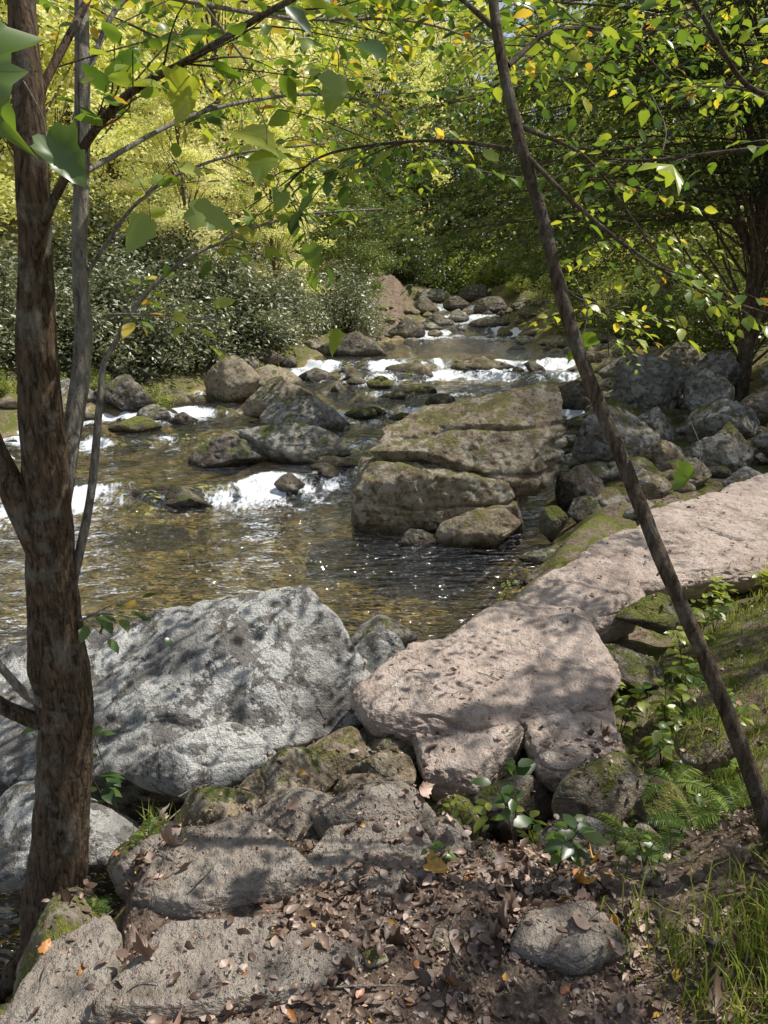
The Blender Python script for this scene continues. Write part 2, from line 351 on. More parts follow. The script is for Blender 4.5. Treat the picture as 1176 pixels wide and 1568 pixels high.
near.append(rock('lichen_boulder', [(-.43, 4.0, -.05), (-.06, 3.7, -.5), (-1.87, 4.2, -.56), (-1.05, 4.1, -.30), (-2.5, 4.1, -.62), (-.17, 3.42, -.68), (-.5, 3.22, -.66),
    (-1.36, 3.02, -.66), (-1.9, 3.1, -.72), (-.41, 3.74, -.34), (-1.3, 3.7, -.46), (-.3, 3.6, -1.3), (-1.3, 3.2, -1.4), (-2.6, 3.3, -1.3), (-2.6, 4.8, -1.3), (-.2, 4.4, -1.2), (-1.2, 4.9, -1.2)],
    M_lich, sub=7, amp=.06, k=70, seed=1))
rock('river_boulder', [(-.18, 8.0, -.17), (.0, 8.4, .03), (.4, 8.7, .17), (1.55, 8.6, .40), (1.94, 8.5, .52), (1.98, 8.15, .18), (2.02, 8.1, -.27), (1.85, 7.95, -.6), (.45, 7.75, -.16),
    (1.33, 7.65, -.42), (-.05, 8.0, -.3), (2.0, 9.2, -.6), (.2, 9.3, -.5), (1.9, 9.0, .1), (1.5, 8.0, -.8)], M_brn, sub=7, amp=.075, k=80, seed=2, crack=.7)
rock('river_boulder', [(-.13, 7.9, -.25), (-.28, 7.7, -.46), (-.33, 7.7, -.9), (1.32, 7.6, -.43), (1.5, 7.6, -.95), (.5, 7.55, -.3), (.5, 7.45, -.8), (-.3, 8.8, -.4), (1.6, 8.8, -.5), (-.3, 7.8, -1.35),
    (1.5, 7.7, -1.35), (1.5, 9, -1.3), (-.3, 9, -1.3), (.6, 7.5, -1.3)], M_brn, sub=7, amp=.085, k=60, seed=3, crack=.7)
rocks = [
 ((1.0, 7.35, -.88), (.48, .3, .3), M_brn, .1, .15), ((1.75, 7.3, -.78), (.17, .2, .24), M_moss, 0, 0), ((1.65, 6.85, -.97), (.38, .22, .1), M_grey, .2, 0), ((.35, 7.35, -1.0), (.25, .2, .16), M_dark, .2, 0),
 ((1.5, 6.3, -.98), (.3, .18, .1), M_grey, .5, 0), ((1.95, 6.3, -.86), (.22, .2, .14), M_tan, .5, 0),
 ((-2.2, 10.2, -.74), (.62, .4, .32), M_dark, .1, 0), ((-2.2, 10.45, -.6), (.3, .25, .2), M_tan, .1, 0),
 ((-1.25, 10.4, -.66), (.85, .5, .38), M_grey, -.15, -.12), ((-.75, 10.1, -.85), (.6, .3, .15), M_dark, -.1, 0),
 ((-1.3, 12.2, -.60), (.78, .5, .48), M_grey, 0, -.05), ((-1.8, 13.2, -.42), (.85, .55, .45), M_tan, .1, .05), ((-3.0, 14.8, -.33), (.6, .5, .6), M_tan, 0, .2),
 ((-2.3, 15.3, -.36), (.6, .5, .42), M_tan, .4, .1),
 ((-2.55, 8.75, -.93), (.6, .3, .2), M_dark, -.25, -.14), ((-1.22, 9.3, -.9), (.22, .2, .17), M_dark, 0, 0), ((-.8, 9.75, -.85), (.24, .2, .15), M_dark, 0, 0),
 ((-4.75, 13.6, -.45), (.55, .45, .5), M_dark, 0, 0), ((-5.6, 13.4, -.4), (.5, .4, .4), M_grey, 0, 0), ((-4.1, 13.2, -.7), (.35, .3, .25), M_grey, 0, 0),
 ((-.8, 20, -.2), (.95, .6, .62), M_dark, 0, -.1), ((-1.6, 17.5, -.6), (.55, .35, .3), M_dark, 0, 0), ((-.6, 17.3, -.6), (.45, .3, .25), M_dark, 0, 0),
 ((.65, 15.6, -.72), (.6, .4, .27), M_moss, 0, .1), ((.1, 15.2, -.72), (.3, .25, .2), M_dark, 0, .1), ((2.4, 18.6, -.42), (.95, .5, .3), M_brn, 0, -.05),
 ((-.5, 14.5, -.75), (.25, .2, .2), M_dark, 0, 0), ((-.2, 13.6, -.77), (.3, .25, .2), M_dark, 0, 0), ((.3, 13.2, -.77), (.3, .25, .16), M_moss, 0, 0), ((-.9, 15.8, -.68), (.35, .3, .25), M_dark, 0, 0),
 ((4.3, 12.2, -.10), (.72, .5, .78), M_grey, 0, .35), ((2.95, 9.5, -.45), (.66, .5, .58), M_grey, 0, .2), ((3.75, 10.2, -.45), (.38, .3, .45), M_grey, 0, 0),
 ((4.55, 9.9, -.25), (.56, .4, .45), M_grey, 0, 0), ((4.0, 8.6, -.40), (.42, .3, .32), M_grey, 0, 0), ((2.85, 7.75, -.58), (.33, .3, .28), M_brn, 0, 0), ((4.8, 8.7, -.22), (.45, .35, .38), M_grey, 0, 0),
 ((5.6, 12.6, .1), (.5, .4, .45), M_grey, 0, 0), ((2.35, 8.5, -.75), (.38, .3, .35), M_dark, 0, 0), ((2.2, 7.5, -.75), (.3, .3, .22), M_dark, 0, 0), ((3.4, 8.9, -.55), (.33, .3, .33), M_brn, 0, 0),
 ((5.5, 10.7, -.1), (.4, .35, .35), M_tan, 0, 0), ((3.6, 13.8, -.5), (.5, .4, .4), M_dark, 0, 0), ((4.9, 15.5, -.2), (.6, .5, .4), M_grey, 0, 0),
 ((4.9, 11.3, -.05), (.5, .4, .45), M_grey, .3, .2), ((6.3, 11.8, .2), (.5, .4, .4), M_grey, .3, .2), ((5.3, 9.4, -.1), (.4, .35, .4), M_tanm, .3, .2), ((3.5, 11.2, -.42), (.45, .35, .45), M_tanm, .3, .2),
 ((3.4, 8.1, -.5), (.32, .25, .25), M_tanm, .3, 0), ((6.1, 9.3, .1), (.4, .35, .4), M_grey, .3, .2), ((5.5, 13.9, .1), (.6, .5, .5), M_tan, .3, .2),
 ((4.7, 7.95, -.35), (.35, .25, .25), M_tanm, .2, 0), ((3.95, 7.9, -.5), (.25, .2, .2), M_grey, 0, 0), ((5.4, 8.4, -.15), (.35, .3, .3), M_grey, 0, 0), ((3.1, 10.6, -.5), (.35, .3, .35), M_dark, 0, 0),
 ((4.3, 9.2, -.35), (.3, .25, .3), M_tanm, .2, 0), ((3.5, 9.6, -.5), (.3, .25, .3), M_dark, .2, 0),
 ((.3, 18.2, -.5), (.35, .3, .25), M_dark, 0, 0), ((3.6, 18.4, -.5), (.45, .4, .3), M_dark, 0, 0), ((-.4, 18.7, -.45), (.45, .4, .3), M_grey, 0, 0),
 ((.7, 26.2, -.1), (.8, .5, .6), M_dark, 0, 0), ((1.9, 28.5, .05), (.8, .5, .5), M_dark, 0, 0), ((3.9, 28.4, 0), (.9, .6, .45), M_dark, 0, 0), ((2.9, 30.5, .2), (.5, .4, .35), M_grey, 0, 0),
 ((1.6, 31.8, .5), (.8, .6, .6), M_dark, 0, 0), ((4.4, 32.4, .5), (.9, .6, .6), M_dark, 0, 0), ((3.2, 34.5, .6), (.7, .5, .4), M_dark, 0, 0), ((2.3, 37, .9), (.9, .6, .5), M_grey, 0, 0), ((4.5, 38, 1), (.9, .6, .5), M_dark, 0, 0),
]
q = np.random.default_rng(321)
for k in range(14):
    y = q.uniform(10.8, 17.2); x = q.uniform(np.interp(y, YL, XL)+1.2, .6) if k < 10 else q.uniform(.8, 3.4)
    if y < 12.5 and x > -.4: y += 2.5
    r = q.uniform(.12, .32); w_ = wl(np.array([x]), np.array([y]))[0]
    rocks.append(((x, y, w_+r*.15), (r*q.uniform(1, 1.7), r, r*.75), [M_dark, M_dark, M_moss, M_dark][q.integers(4)], q.uniform(0, 1), 0))
for q, (c, r, m, yw, tl) in enumerate(rocks):
    rock('boulder', autopts(c, r, 100+q, yw, tl), m, sub=6 if c[1] < 14 else 5, amp=.07, k=24, seed=10+q)
foreg = [
 ((-.05, 4.35, -.78), (.27, .32, .3), M_lich, 0, 0, 9), ((-.02, 4.95, -.9), (.32, .25, .2), M_grey, 0, 0, 9),
 ((-.83, 2.9, -.5), (.42, .27, .22), M_lich, .1, .1, 12), ((-1.45, 2.72, -.75), (.55, .33, .25), M_lich, 0, 0, 12), ((-1.7, 2.1, -1.0), (.35, .3, .22), M_dark, 0, 0, 12),
 ((-1.28, 2.0, -1.0), (.2, .2, .2), M_dark, 0, 0, 12),
 ((-.42, 2.62, -.41), (.24, .22, .18), M_tan, .1, 0, 18), ((-.60, 2.24, -.28), (.2, .16, .18), M_tan, 0, .1, 16), ((-.3, 2.2, -.23), (.22, .24, .15), M_fgrk, 0, 0, 26),
 ((-.02, 2.08, -.16), (.25, .2, .19), M_fgrk, -.1, 0, 10), ((.18, 1.95, -.15), (.14, .13, .17), M_fgrk, 0, 0, 10),
 ((-.9, 1.62, -.25), (.17, .34, .23), M_tanm, .2, 0, 10), ((-.98, 1.3, -.45), (.22, .32, .38), M_tanm, 0, 0, 9),
 ((-.8, 2.15, -.36), (.22, .2, .17), M_tanm, 0, 0, 10),
 ((-.72, 1.9, -.16), (.16, .14, .13), M_fgrk, .2, 0, 20),
 ((-.08, 2.62, -.46), (.15, .13, .13), M_tan, 0, 0, 14), ((.07, 2.38, -.38), (.14, .11, .12), M_tanm, .3, 0, 14), ((.0, 2.88, -.53), (.18, .14, .14), M_brn, 0, 0, 14), ((.3, 2.55, -.56), (.13, .13, .19), M_moss, .3, 0, 14),
 ((.36, 2.2, -.42), (.14, .12, .14), M_dark, .3, 0, 14), ((.88, 2.55, -.40), (.26, .2, .2), M_tanm, .3, 0, 12), ((.7, 2.15, -.28), (.17, .14, .14), M_dark, .3, 0, 14), ((.55, 2.8, -.68), (.25, .15, .2), M_dark, 0, 0, 14),
 ((-.25, 3.1, -.62), (.24, .2, .18), M_brn, 0, 0, 14), ((.05, 3.15, -.64), (.2, .16, .17), M_tan, 0, 0, 14), ((-.62, 2.58, -.53), (.13, .12, .12), M_fgrk, 0, 0, 14), ((-.27, 2.42, -.40), (.12, .1, .13), M_brn, 0, 0, 14),
 ((1.75, 4.35, -.42), (.32, .2, .14), M_moss, .2, 0, 14), ((1.4, 3.9, -.55), (.25, .25, .13), M_dark, .2, 0, 14),
 ((.62, 4.6, -.85), (.22, .16, .22), M_brn, .6, 0, 12), ((1.15, 5.3, -.85), (.25, .16, .22), M_tan, .6, 0, 12), ((1.8, 5.85, -.8), (.3, .2, .24), M_grey, .7, 0, 12), ((.3, 4.15, -.8), (.2, .16, .2), M_brn, .6, 0, 12),
 ((1.0, 2.2, -.18), (.14, .12, .1), M_moss, .7, 0, 12), ((1.35, 2.7, -.25), (.2, .15, .14), M_tanm, .7, 0, 12),
]
for q, (c, r, m, yw, tl, k) in enumerate(foreg):
    near.append(rock('stone', autopts(c, r, 300+q, yw, tl), m, sub=6, amp=.055, k=k, seed=60+q))
def slab(name, poly, zt, th, mat, q, parent=None, amp=.07, k=44, jit=.03):
    poly = np.array(poly); c = poly.mean(0); rr = np.random.default_rng(q+5); poly = poly+rr.normal(0, jit, poly.shape)
    top = np.column_stack([c+(poly-c)*.93, zt+rr.uniform(-.02, .012, len(poly))*min(1, th*5)]); bot = np.column_stack([c+(poly-c)*.85, np.full(len(poly), zt-th)])
    mid = np.column_stack([c+(poly-c)*1.05, zt-th*.28+rr.uniform(-.03, .01, len(poly))*min(1, th*5)])
    o = rock(name, np.vstack([top, mid, bot]), mat, sub=7, amp=amp, k=k, seed=140+q, crack=.6); o.parent = parent; near.append(o)
slabs = [
 ([(-.13, 3.46), (.10, 3.78), (.45, 4.02), (.86, 3.98), (.86, 3.25), (.5, 3.08), (.2, 3.04), (-.07, 3.22)], -.38, .26),
 ([(.25, 3.85), (.86, 4.50), (1.22, 4.20), (1.27, 3.6), (1.1, 3.25), (.70, 3.2), (.5, 3.5)], -.362, .22),
 ([(.13, 3.12), (.2, 2.83), (.42, 2.78), (.56, 2.98), (.70, 3.15), (.3, 3.22)], -.45, .2),
 ([(.70, 3.24), (.74, 2.85), (.95, 2.7), (1.12, 2.85), (1.15, 3.36), (.8, 3.4)], -.42, .2),
 ([(.80, 4.40), (1.10, 4.85), (1.46, 5.24), (1.86, 4.98), (1.72, 4.5), (1.15, 4.0)], -.392, .26),
 ([(1.35, 5.08), (1.70, 5.58), (2.02, 5.92), (2.55, 5.45), (2.36, 4.98), (1.70, 4.70)], -.36, .26),
 ([(1.86, 5.70), (2.2, 6.15), (2.5, 6.48), (3.18, 5.75), (2.96, 5.15), (2.25, 4.98)], -.378, .26),
 ([(2.35, 6.30), (2.8, 6.75), (3.15, 7.05), (4.0, 6.4), (3.35, 5.55), (2.88, 5.5)], -.355, .26),
 ([(2.98, 6.88), (3.6, 7.5), (4.2, 7.95), (5.2, 7.2), (4.6, 6.3), (3.75, 6.15)], -.372, .26)]
pathroot = empty('stone_path')
for q, (poly, zt, th) in enumerate(slabs): slab('slab_%d' % (q+1), poly, zt, th, M_path, q, pathroot, .085, 32)
ledge = empty('rock_ledge')
for q, (poly, zt, th) in enumerate([
 ([(-.70, 1.64), (-.64, 1.88), (-.42, 1.95), (-.22, 1.76), (-.30, 1.62), (-.52, 1.58)], .015, .12),
 ([(-.66, 1.34), (-.60, 1.50), (-.30, 1.58), (-.04, 1.46), (-.16, 1.33), (-.45, 1.27)], .02, .11),
 ([(-.90, 1.5), (-.76, 1.64), (-.66, 1.44), (-.72, 1.12), (-.90, 1.0)], -.015, .14),
 ([(-.24, 1.72), (-.18, 1.92), (.10, 1.96), (.18, 1.78), (.02, 1.64)], -.008, .12),
 ([(.32, 1.46), (.37, 1.57), (.56, 1.60), (.62, 1.48), (.47, 1.42)], .018, .08),
 ([(-.55, 1.02), (-.50, 1.2), (-.3, 1.22), (-.2, 1.06), (-.35, .95)], .025, .09)]): slab('ledge_%d' % (q+1), poly, zt, th, M_fgrk, 20+q, ledge, .08, 26, .02)
mb = MB(); q = np.random.default_rng(15)
for k in range(150):
    x = q.uniform(-.7, 1.1); y = q.uniform(2.0, 3.2)
    if k > 75: y = q.uniform(3.9, 6.6); x = np.interp(y, YR, XR)+q.uniform(-.25, .12)
    if k > 125: x = q.uniform(-.8, .9); y = q.uniform(1.1, 2.)
    r = q.uniform(.03, .1)*(1 if k < 126 else .45); z = H(x, y)
    V, Fc = hullrock(autopts((x, y, z+r*.2), (r*q.uniform(.9, 1.6), r, r*q.uniform(.5, .8)), int(q.integers(1e6)), q.uniform(0, 3), 0), sub=4, amp=.06, k=14, seed=k % 17)
    mb.add(V, Fc, V[:, 2]-wl(V[:, 0], V[:, 1]), int(q.integers(3)))
near.append(mb.obj('rubble_stones', [M_grey, M_brn, M_tan]))
mb = MB(); q = np.random.default_rng(5)
cnt = 0
while cnt < 450:
    y = q.uniform(5, 34) if q.random() < .7 else q.uniform(8, 15); side = q.random()
    if side < .62: x = np.interp(y, YR, XR)+q.normal(.6, .7)*(1+y*.03)
    elif side < .9: x = np.interp(y, YL, XL)-q.normal(.2, .55)
    else: x = q.uniform(-4, 3.5); y = [9.4, 13.5, 18, 27.5, 31][q.integers(5)]+q.normal(0, .5)
    if y < 10 and x < 1.2: continue
    if -.5 < x < 2.3 and y < 9: continue
    if y < 7.9 and x > np.interp(y, [5, 6.4, 7.9], [1.3, 2.3, 4.1]): continue
    r = q.uniform(.08, .3)*(1 if y < 14 else 1.4); z = max(H(x, y), wl(np.array([x]), np.array([y]))[0]-.08)
    V, Fc = hullrock(autopts((x, y, z+r*.1), (r*q.uniform(.9, 1.5), r, r*q.uniform(.5, .8)), int(q.integers(1e6)), q.uniform(0, 3), 0), sub=4, amp=.06, k=14, seed=cnt % 17)
    mb.add(V, Fc, V[:, 2]-wl(V[:, 0], V[:, 1]), int(q.integers(4))); cnt += 1
mb.obj('river_stones', [M_grey, M_dark, M_brn, M_tanm])

# ------------------------------------------------------------------ BVH for scatter
VV = []; FF = []; n0 = 0
for o in near:
    me = o.data; nv = len(me.vertices); V = np.empty(nv*3, np.float32); me.vertices.foreach_get('co', V); V = V.reshape(-1, 3)
    li = np.empty(len(me.loops), np.int32); me.loops.foreach_get('vertex_index', li); k = 4 if o is ground else 3; li = li.reshape(-1, k)
    if o is ground:
        keep = (V[:, 0] > -4) & (V[:, 0] < 12) & (V[:, 1] > -1) & (V[:, 1] < 16); li = li[keep[li[:, 0]]]
    VV += V.tolist(); FF += (li+n0).tolist(); n0 += nv
bvh = BVHTree.FromPolygons(VV, FF)
def drop(x, y):
    h = bvh.ray_cast(Vector((x, y, 3)), Vector((0, 0, -1)))
    return (h[0], h[1]) if h[0] is not None else (None, None)
mb = MB()
def litter(n, xr, yr, s0, s1, T, dens, seed, lift=.004, keepr=.7):
    q = np.random.default_rng(seed); P = []; U = []
    xs = q.uniform(*xr, n); ys = q.uniform(*yr, n); dn = fbm(xyz(xs*2.4, ys*2.4), 3, 3); hs = Hn(xs, ys); ws = wl(xs, ys)
    for x, y, d, hh, w_ in zip(xs, ys, dn, hs, ws):
        if q.random() > dens(x, y)+d*1.1: continue
        p, nn = drop(x, y)
        if p is None or p.z < w_+.04 or nn.z < .45: continue
        if q.random() < min(keepr, max(0, (p.z-hh-.01)*30)): continue
        P.append((p.x, p.y, p.z+lift+q.uniform(0, .008))); U.append(nn[:])
    if not P: return
    P = np.array(P); U = np.array(U)+q.normal(0, .42, (len(P), 3)); U[:, 2] = np.abs(U[:, 2]); a = q.uniform(0, 6.28, len(P))
    D = np.stack([np.cos(a), np.sin(a), q.normal(0, .15, len(P))], -1)
    rn = np.clip(q.beta(1.2, 2.4, len(P))*.8, 0, 1); sp = q.random(len(P)); rn = np.where(sp > .97, q.uniform(.78, 1, len(P)), rn)
    leaves(mb, T, P, D, U, s0+(s1-s0)*q.random(len(P))**1.6, rn, 0, q.normal(0, 1.2, len(P)))
onpath = lambda x, y: .2 if (y > 3.1 and x < np.interp(y, [3, 4, 5, 6, 7.5], [1.1, 1.25, 2.2, 3.2, 5])) else .6
litter(14000, (-1.0, 1.5), (.9, 3.1), .012, .048, T_O, lambda x, y: .62 if x > -.2 else .4, 1, keepr=.8)
litter(1400, (-1.0, 1.5), (.9, 3.1), .03, .07, T_L, lambda x, y: .32, 2)
litter(10000, (-.2, 6), (3, 9), .02, .05, T_O, onpath, 3)
litter(9000, (-.1, 4), (2.9, 6.5), .008, .022, T_Q, lambda x, y: .5, 4, keepr=.6)
litter(20000, (-1., 1.5), (.9, 2.6), .005, .018, T_Q, lambda x, y: .65, 5, keepr=.65)
litter(300, (-2.4, 0), (2.6, 4.6), .03, .06, T_O, lambda x, y: .25, 6)
mb.obj('fallen_leaves', [L_dead])
mb = MB(); q = np.random.default_rng(44)
for k in range(60):
    x = q.uniform(-.9, 1.4); y = q.uniform(1.1, 3.6); p, nn = drop(x, y)
    if p is None or p.z < -.9: continue
    a = q.uniform(0, 6.28); l = q.uniform(.04, .2); d = np.array([math.cos(a), math.sin(a), q.normal(0, .12)])
    b = np.array(p[:])+[0, 0, .006]; tube(mb, spline([b-d*l*.5, b+q.normal(0, .006, 3)+[0, 0, .006], b+d*l*.5], 7), q.uniform(.0012, .0035), 5)
mb.obj('fallen_twigs', [M_bark2])

# grass tufts
mb = MB(); q = np.random.default_rng(9)
def blades(cx, cy, sx, sy, n, h0, h1):
    for _ in range(n):
        x = q.normal(cx, sx); y = q.normal(cy, sy); p, nn = drop(x, y)
        if p is None: continue
        h = q.uniform(h0, h1); a = q.uniform(0, 6.28); ln = q.uniform(.2, .9)*h; w = .0014+h*.010
        d = np.array([math.cos(a), math.sin(a), 0]); s = np.array([-d[1], d[0], 0])*w; b = np.array(p[:])
        c1 = b+d*ln*.3+np.array([0, 0, h*.6]); t = b+d*ln+np.array([0, 0, h*.95])
        mb.add([b-s, b+s, c1+s*.8, c1-s*.8, t], [[0, 1, 2], [0, 2, 3], [3, 2, 4]], q.random())
for cx, cy, n in ((1.0, 1.45, 480), (.88, 1.33, 400), (1.2, 1.6, 360), (.72, 1.5, 120), (1.0, 1.2, 400), (1.35, 1.9, 260), (1.3, 1.35, 340), (.8, 1.15, 260)): blades(cx, cy, .09, .09, n, .03, .12)
for _ in range(90):
    y = q.uniform(2.2, 7.5); blades(np.interp(y, [2.2, 4, 5, 7], [1.2, 1.7, 2.8, 5.4])+abs(q.normal(0, .5)), y, .12, .12, 60, .03, .09)
blades(-.78, 2.15, .06, .05, 60, .04, .1)
mb.obj('grass', [L_grass])

def fern(x, y, n, L, seed):
    q = np.random.default_rng(seed); p, _ = drop(x, y); mb = MB(); b = np.array(p[:])
    for i in range(n):
        a = 6.28*i/n+q.uniform(-.3, .3); l = L*q.uniform(.6, 1.15); d = np.array([math.cos(a), math.sin(a), 0]); up = np.array([0, 0, 1.]); rise = q.uniform(.5, .95)
        t = np.linspace(0, 1, 30); S = b+np.outer(t*l*.85, d)+np.outer(l*(rise*t-.72*t*t), up)
        tube(mb, S, np.linspace(.0018, .0006, 30), 4, 0, a=.1)
        T = np.gradient(S, axis=0); sd = np.cross(T, up); sd /= np.linalg.norm(sd, axis=1)[:, None]
        for sg in (-1, 1):
            P = S[3:]; D = sd[3:]*sg+T[3:]/np.linalg.norm(T[3:], axis=1)[:, None]*.35+np.array([0, 0, -.12])+q.normal(0, .1, (27, 3))
            sz = l*.22*np.sin(np.pi*np.clip(t[3:]*.85+.12, 0, 1))**.8+.004
            U = np.cross(T[3:], sd[3:])*-1; U = np.where(U[:, 2:3] < 0, -U, U); U = U/np.linalg.norm(U, axis=1)[:, None]+q.normal(0, .25, U.shape)
            leaves(mb, T_F, P, D, U, sz, q.uniform(.1, .9)+q.uniform(-.15, .15, len(P)), 0)
    mb.obj('fern', [L_fern], smooth=False)
for k, (x, y, n, L) in enumerate(((1.0, 1.98, 8, .2), (1.18, 2.12, 8, .24), (.87, 1.85, 6, .15), (1.32, 2.35, 8, .24), (1.05, 2.3, 7, .2), (1.25, 1.85, 7, .2), (-.75, 1.95, 7, .11), (-.86, 1.75, 6, .10), (1.5, 2.9, 8, .22), (1.6, 3.4, 8, .22), (1.15, 2.6, 8, .2), (1.42, 2.55, 8, .22), (1.35, 3.0, 7, .2), (1.75, 3.8, 8, .24), (.8, 2.0, 6, .14))): fern(x, y, n, L, 500+k)

def seedling(x, y, h, nl, ls, c0, c1, seed, lean=.3):
    q = np.random.default_rng(seed); p, _ = drop(x, y); b = np.array(p[:]); mb = MB()
    for s in range(3):
        a = q.uniform(0, 6.28); e = b+np.array([math.cos(a)*lean*h, math.sin(a)*lean*h, h*q.uniform(.7, 1)])
        S = spline([b, (b+e)/2+np.array([0, 0, h*.12]), e], 12); tube(mb, S, np.linspace(.003, .0012, 12), 5, 1)
        idx = q.integers(3, 12, nl); idx[0] = 11; P = S[idx]; an = q.uniform(0, 6.28, nl)
        D = np.stack([np.cos(an), np.sin(an), q.uniform(-.35, .15, nl)], -1); U = np.array([0, 0, 1.])+q.normal(0, .2, (nl, 3))
        leaves(mb, T_O, P+D*.012, D, U, ls*q.uniform(.6, 1.1, nl), q.uniform(c0, c1, nl), 0, q.normal(0, .2, nl))
    mb.obj('seedling_plant', [L_near, M_twig])
k = 0
for x, y, h, nl, ls, c0, c1 in ((.42, 1.95, .28, 5, .085, .05, .3), (.5, 1.75, .16, 5, .07, .05, .35), (.55, 1.9, .14, 5, .06, .1, .4), (.36, 2.45, .3, 6, .07, .45, .62), (.62, 2.4, .25, 6, .07, .4, .6), (.25, 2.3, .2, 4, .05, .4, .6),
    (1.22, 3.35, .32, 9, .085, .35, .6), (1.35, 3.1, .3, 9, .085, .3, .6), (1.3, 3.7, .28, 9, .08, .4, .6), (1.6, 3.5, .3, 9, .08, .2, .6), (1.9, 4.1, .3, 9, .08, .3, .6), (2.3, 4.6, .3, 9, .08, .4, .6), (.15, 1.75, .08, 3, .04, .2, .4), (-.98, 1.9, .12, 6, .05, .2, .5),
    (2.6, 4.7, .3, 10, .09, .4, .7), (1.5, 2.6, .2, 8, .06, .3, .6), (1.2, 2.5, .18, 8, .06, .3, .6), (-1.25, 3.0, .9, 9, .11, .05, .35), (.85, 5.0, .3, 8, .04, .5, .6),
    (1.15, 2.95, .22, 8, .07, .3, .6), (1.45, 3.35, .3, 9, .08, .4, .65), (1.1, 2.35, .16, 7, .05, .3, .6), (.75, 1.75, .12, 6, .045, .2, .5), (1.7, 3.2, .25, 9, .07, .4, .65), (2.1, 4.3, .3, 9, .08, .4, .65), (1.75, 3.9, .3, 9, .08, .4, .65)):
    seedling(x, y, h, nl, ls, c0, c1, 700+k); k += 1

# ------------------------------------------------------------------ near trees
def spray(wood, lf, pts, r0, r1, ntw, tl, ls, T, seed, c=(.1, .6), n=26, start=.15, step=.6, kk=7):
    q = np.random.default_rng(seed); S = spline(pts, n); tube(wood, S, np.linspace(r0, r1, n), kk)
    G_ = np.gradient(S, axis=0); G_ /= np.linalg.norm(G_, axis=1)[:, None]
    LP = []; LD = []; LS = []
    for t in range(ntw):
        i = int(q.uniform(start, 1)*(n-1)); d = G_[i]; sd = np.cross(d, [0, 0, 1.]); sd /= np.linalg.norm(sd)+1e-6; sd *= q.choice([-1, 1])
        dd = d*q.uniform(.3, .9)+sd*q.uniform(.4, 1)+np.array([0, 0, q.normal(0, .25)]); dd /= np.linalg.norm(dd); L = tl*q.uniform(.4, 1.15)
        e = S[i]+dd*L+np.array([0, 0, -.10*L]); m_ = S[i]+dd*L*.5+q.normal(0, .05, 3)*L
        W_ = spline([S[i], m_, e], 7); tube(wood, W_, np.linspace(max(.0022, r1*.5), .0012, 7), 4)
        nl = max(2, int(L/(ls*step))); sgn = 1
        for kx in range(nl):
            f = .2+.8*kx/(nl-1) if nl > 1 else 1; pt = S[i]+(m_-S[i])*min(1, f*2) if f < .5 else m_+(e-m_)*(f*2-1)
            s2 = np.cross(dd, [0, 0, 1.]); s2 = s2/(np.linalg.norm(s2)+1e-6)*sgn; sgn = -sgn
            ld = dd*.6+s2*(.9 if kx < nl-1 else .1)+np.array([0, 0, -q.uniform(.0, .6)])+q.normal(0, .15, 3)
            LP.append(pt+ld*.15*ls); LD.append(ld); LS.append(ls*q.uniform(.5, 1.15))
    LP = np.array(LP); LD = np.array(LD); nn = len(LP)
    U = np.array([0, 0, 1.])+q.normal(0, .4, (nn, 3)); rn = q.uniform(c[0], c[1], nn); rn = np.where(q.random(nn) > .93, q.uniform(.72, 1, nn), rn)
    leaves(lf, T, LP, LD, U, np.array(LS), rn, 0, q.normal(0, .35, nn))
def clumps(lf, C, rad, nper, ls, T, seed, c=(0, 1), flat=.4, m=0, wood=None, base=None, wr=.02):
    q = np.random.default_rng(seed)
    for cc in C:
        n = int(nper*q.uniform(.6, 1.3)); r = rad*q.uniform(.6, 1.3)
        P = cc+q.normal(0, 1, (n, 3))*np.array([r, r, r*flat])*.55; a = q.uniform(0, 6.28, n)
        D = np.stack([np.cos(a), np.sin(a), q.uniform(-.8, .3, n)], -1); U = np.array([0, 0, .8])+q.normal(0, .6, (n, 3))
        b = q.uniform(c[0], c[1]); rn = np.clip(b*.5+q.uniform(c[0], c[1], n)*.5, 0, 1)
        leaves(lf, T, P, D, U, ls*q.uniform(.6, 1.2, n), rn, m)
        if wood is not None:
            bb = np.asarray(base(cc)); md = (bb+cc)/2+q.normal(0, .12, 3)*np.linalg.norm(cc-bb)*.5
            tube(wood[0], spline([bb, md, cc], 8), np.linspace(wr, .006, 8), 5, wood[1])

root = empty('maple_tree'); wood = MB(); lf = MB(); w2 = MB()
tr = [(-1.22, 2.22, -1.15), (-1.26, 2.24, -.85), (-1.2, 2.28, -.35), (-1.13, 2.3, .13), (-1.12, 2.3, .5), (-1.07, 2.3, 1.07), (-1.05, 2.3, 1.4), (-1.02, 2.3, 1.66), (-.99, 2.33, 2.16), (-1.05, 2.6, 3.3), (-1.3, 3.1, 4.8), (-1.8, 4., 6.6)]
rs = np.interp(np.linspace(0, 11, 110), range(12), [.16, .115, .095, .095, .078, .070, .060, .047, .04, .035, .03, .02])
tube(wood, spline(tr, 110), rs, 28, bump=.18)
for e in ((-1.0, 2.0, -.98), (-1.55, 2.1, -1.05), (-1.1, 2.45, -1.1)):
    tube(wood, spline([(-1.24, 2.24, -.75), ((-1.24+e[0])/2, (2.24+e[1])/2, -.9), e], 12), np.linspace(.075, .02, 12), 10, bump=.15)
tube(w2, spline([(-1.09, 2.32, .75), (-1.03, 2.38, 1.06), (-.98, 2.48, 1.4), (-.97, 2.5, 1.66), (-.92, 2.6, 2.33), (-.95, 2.9, 3.5), (-1.4, 3.6, 5.5)], 60), np.linspace(.034, .016, 60), 14, bump=.12)
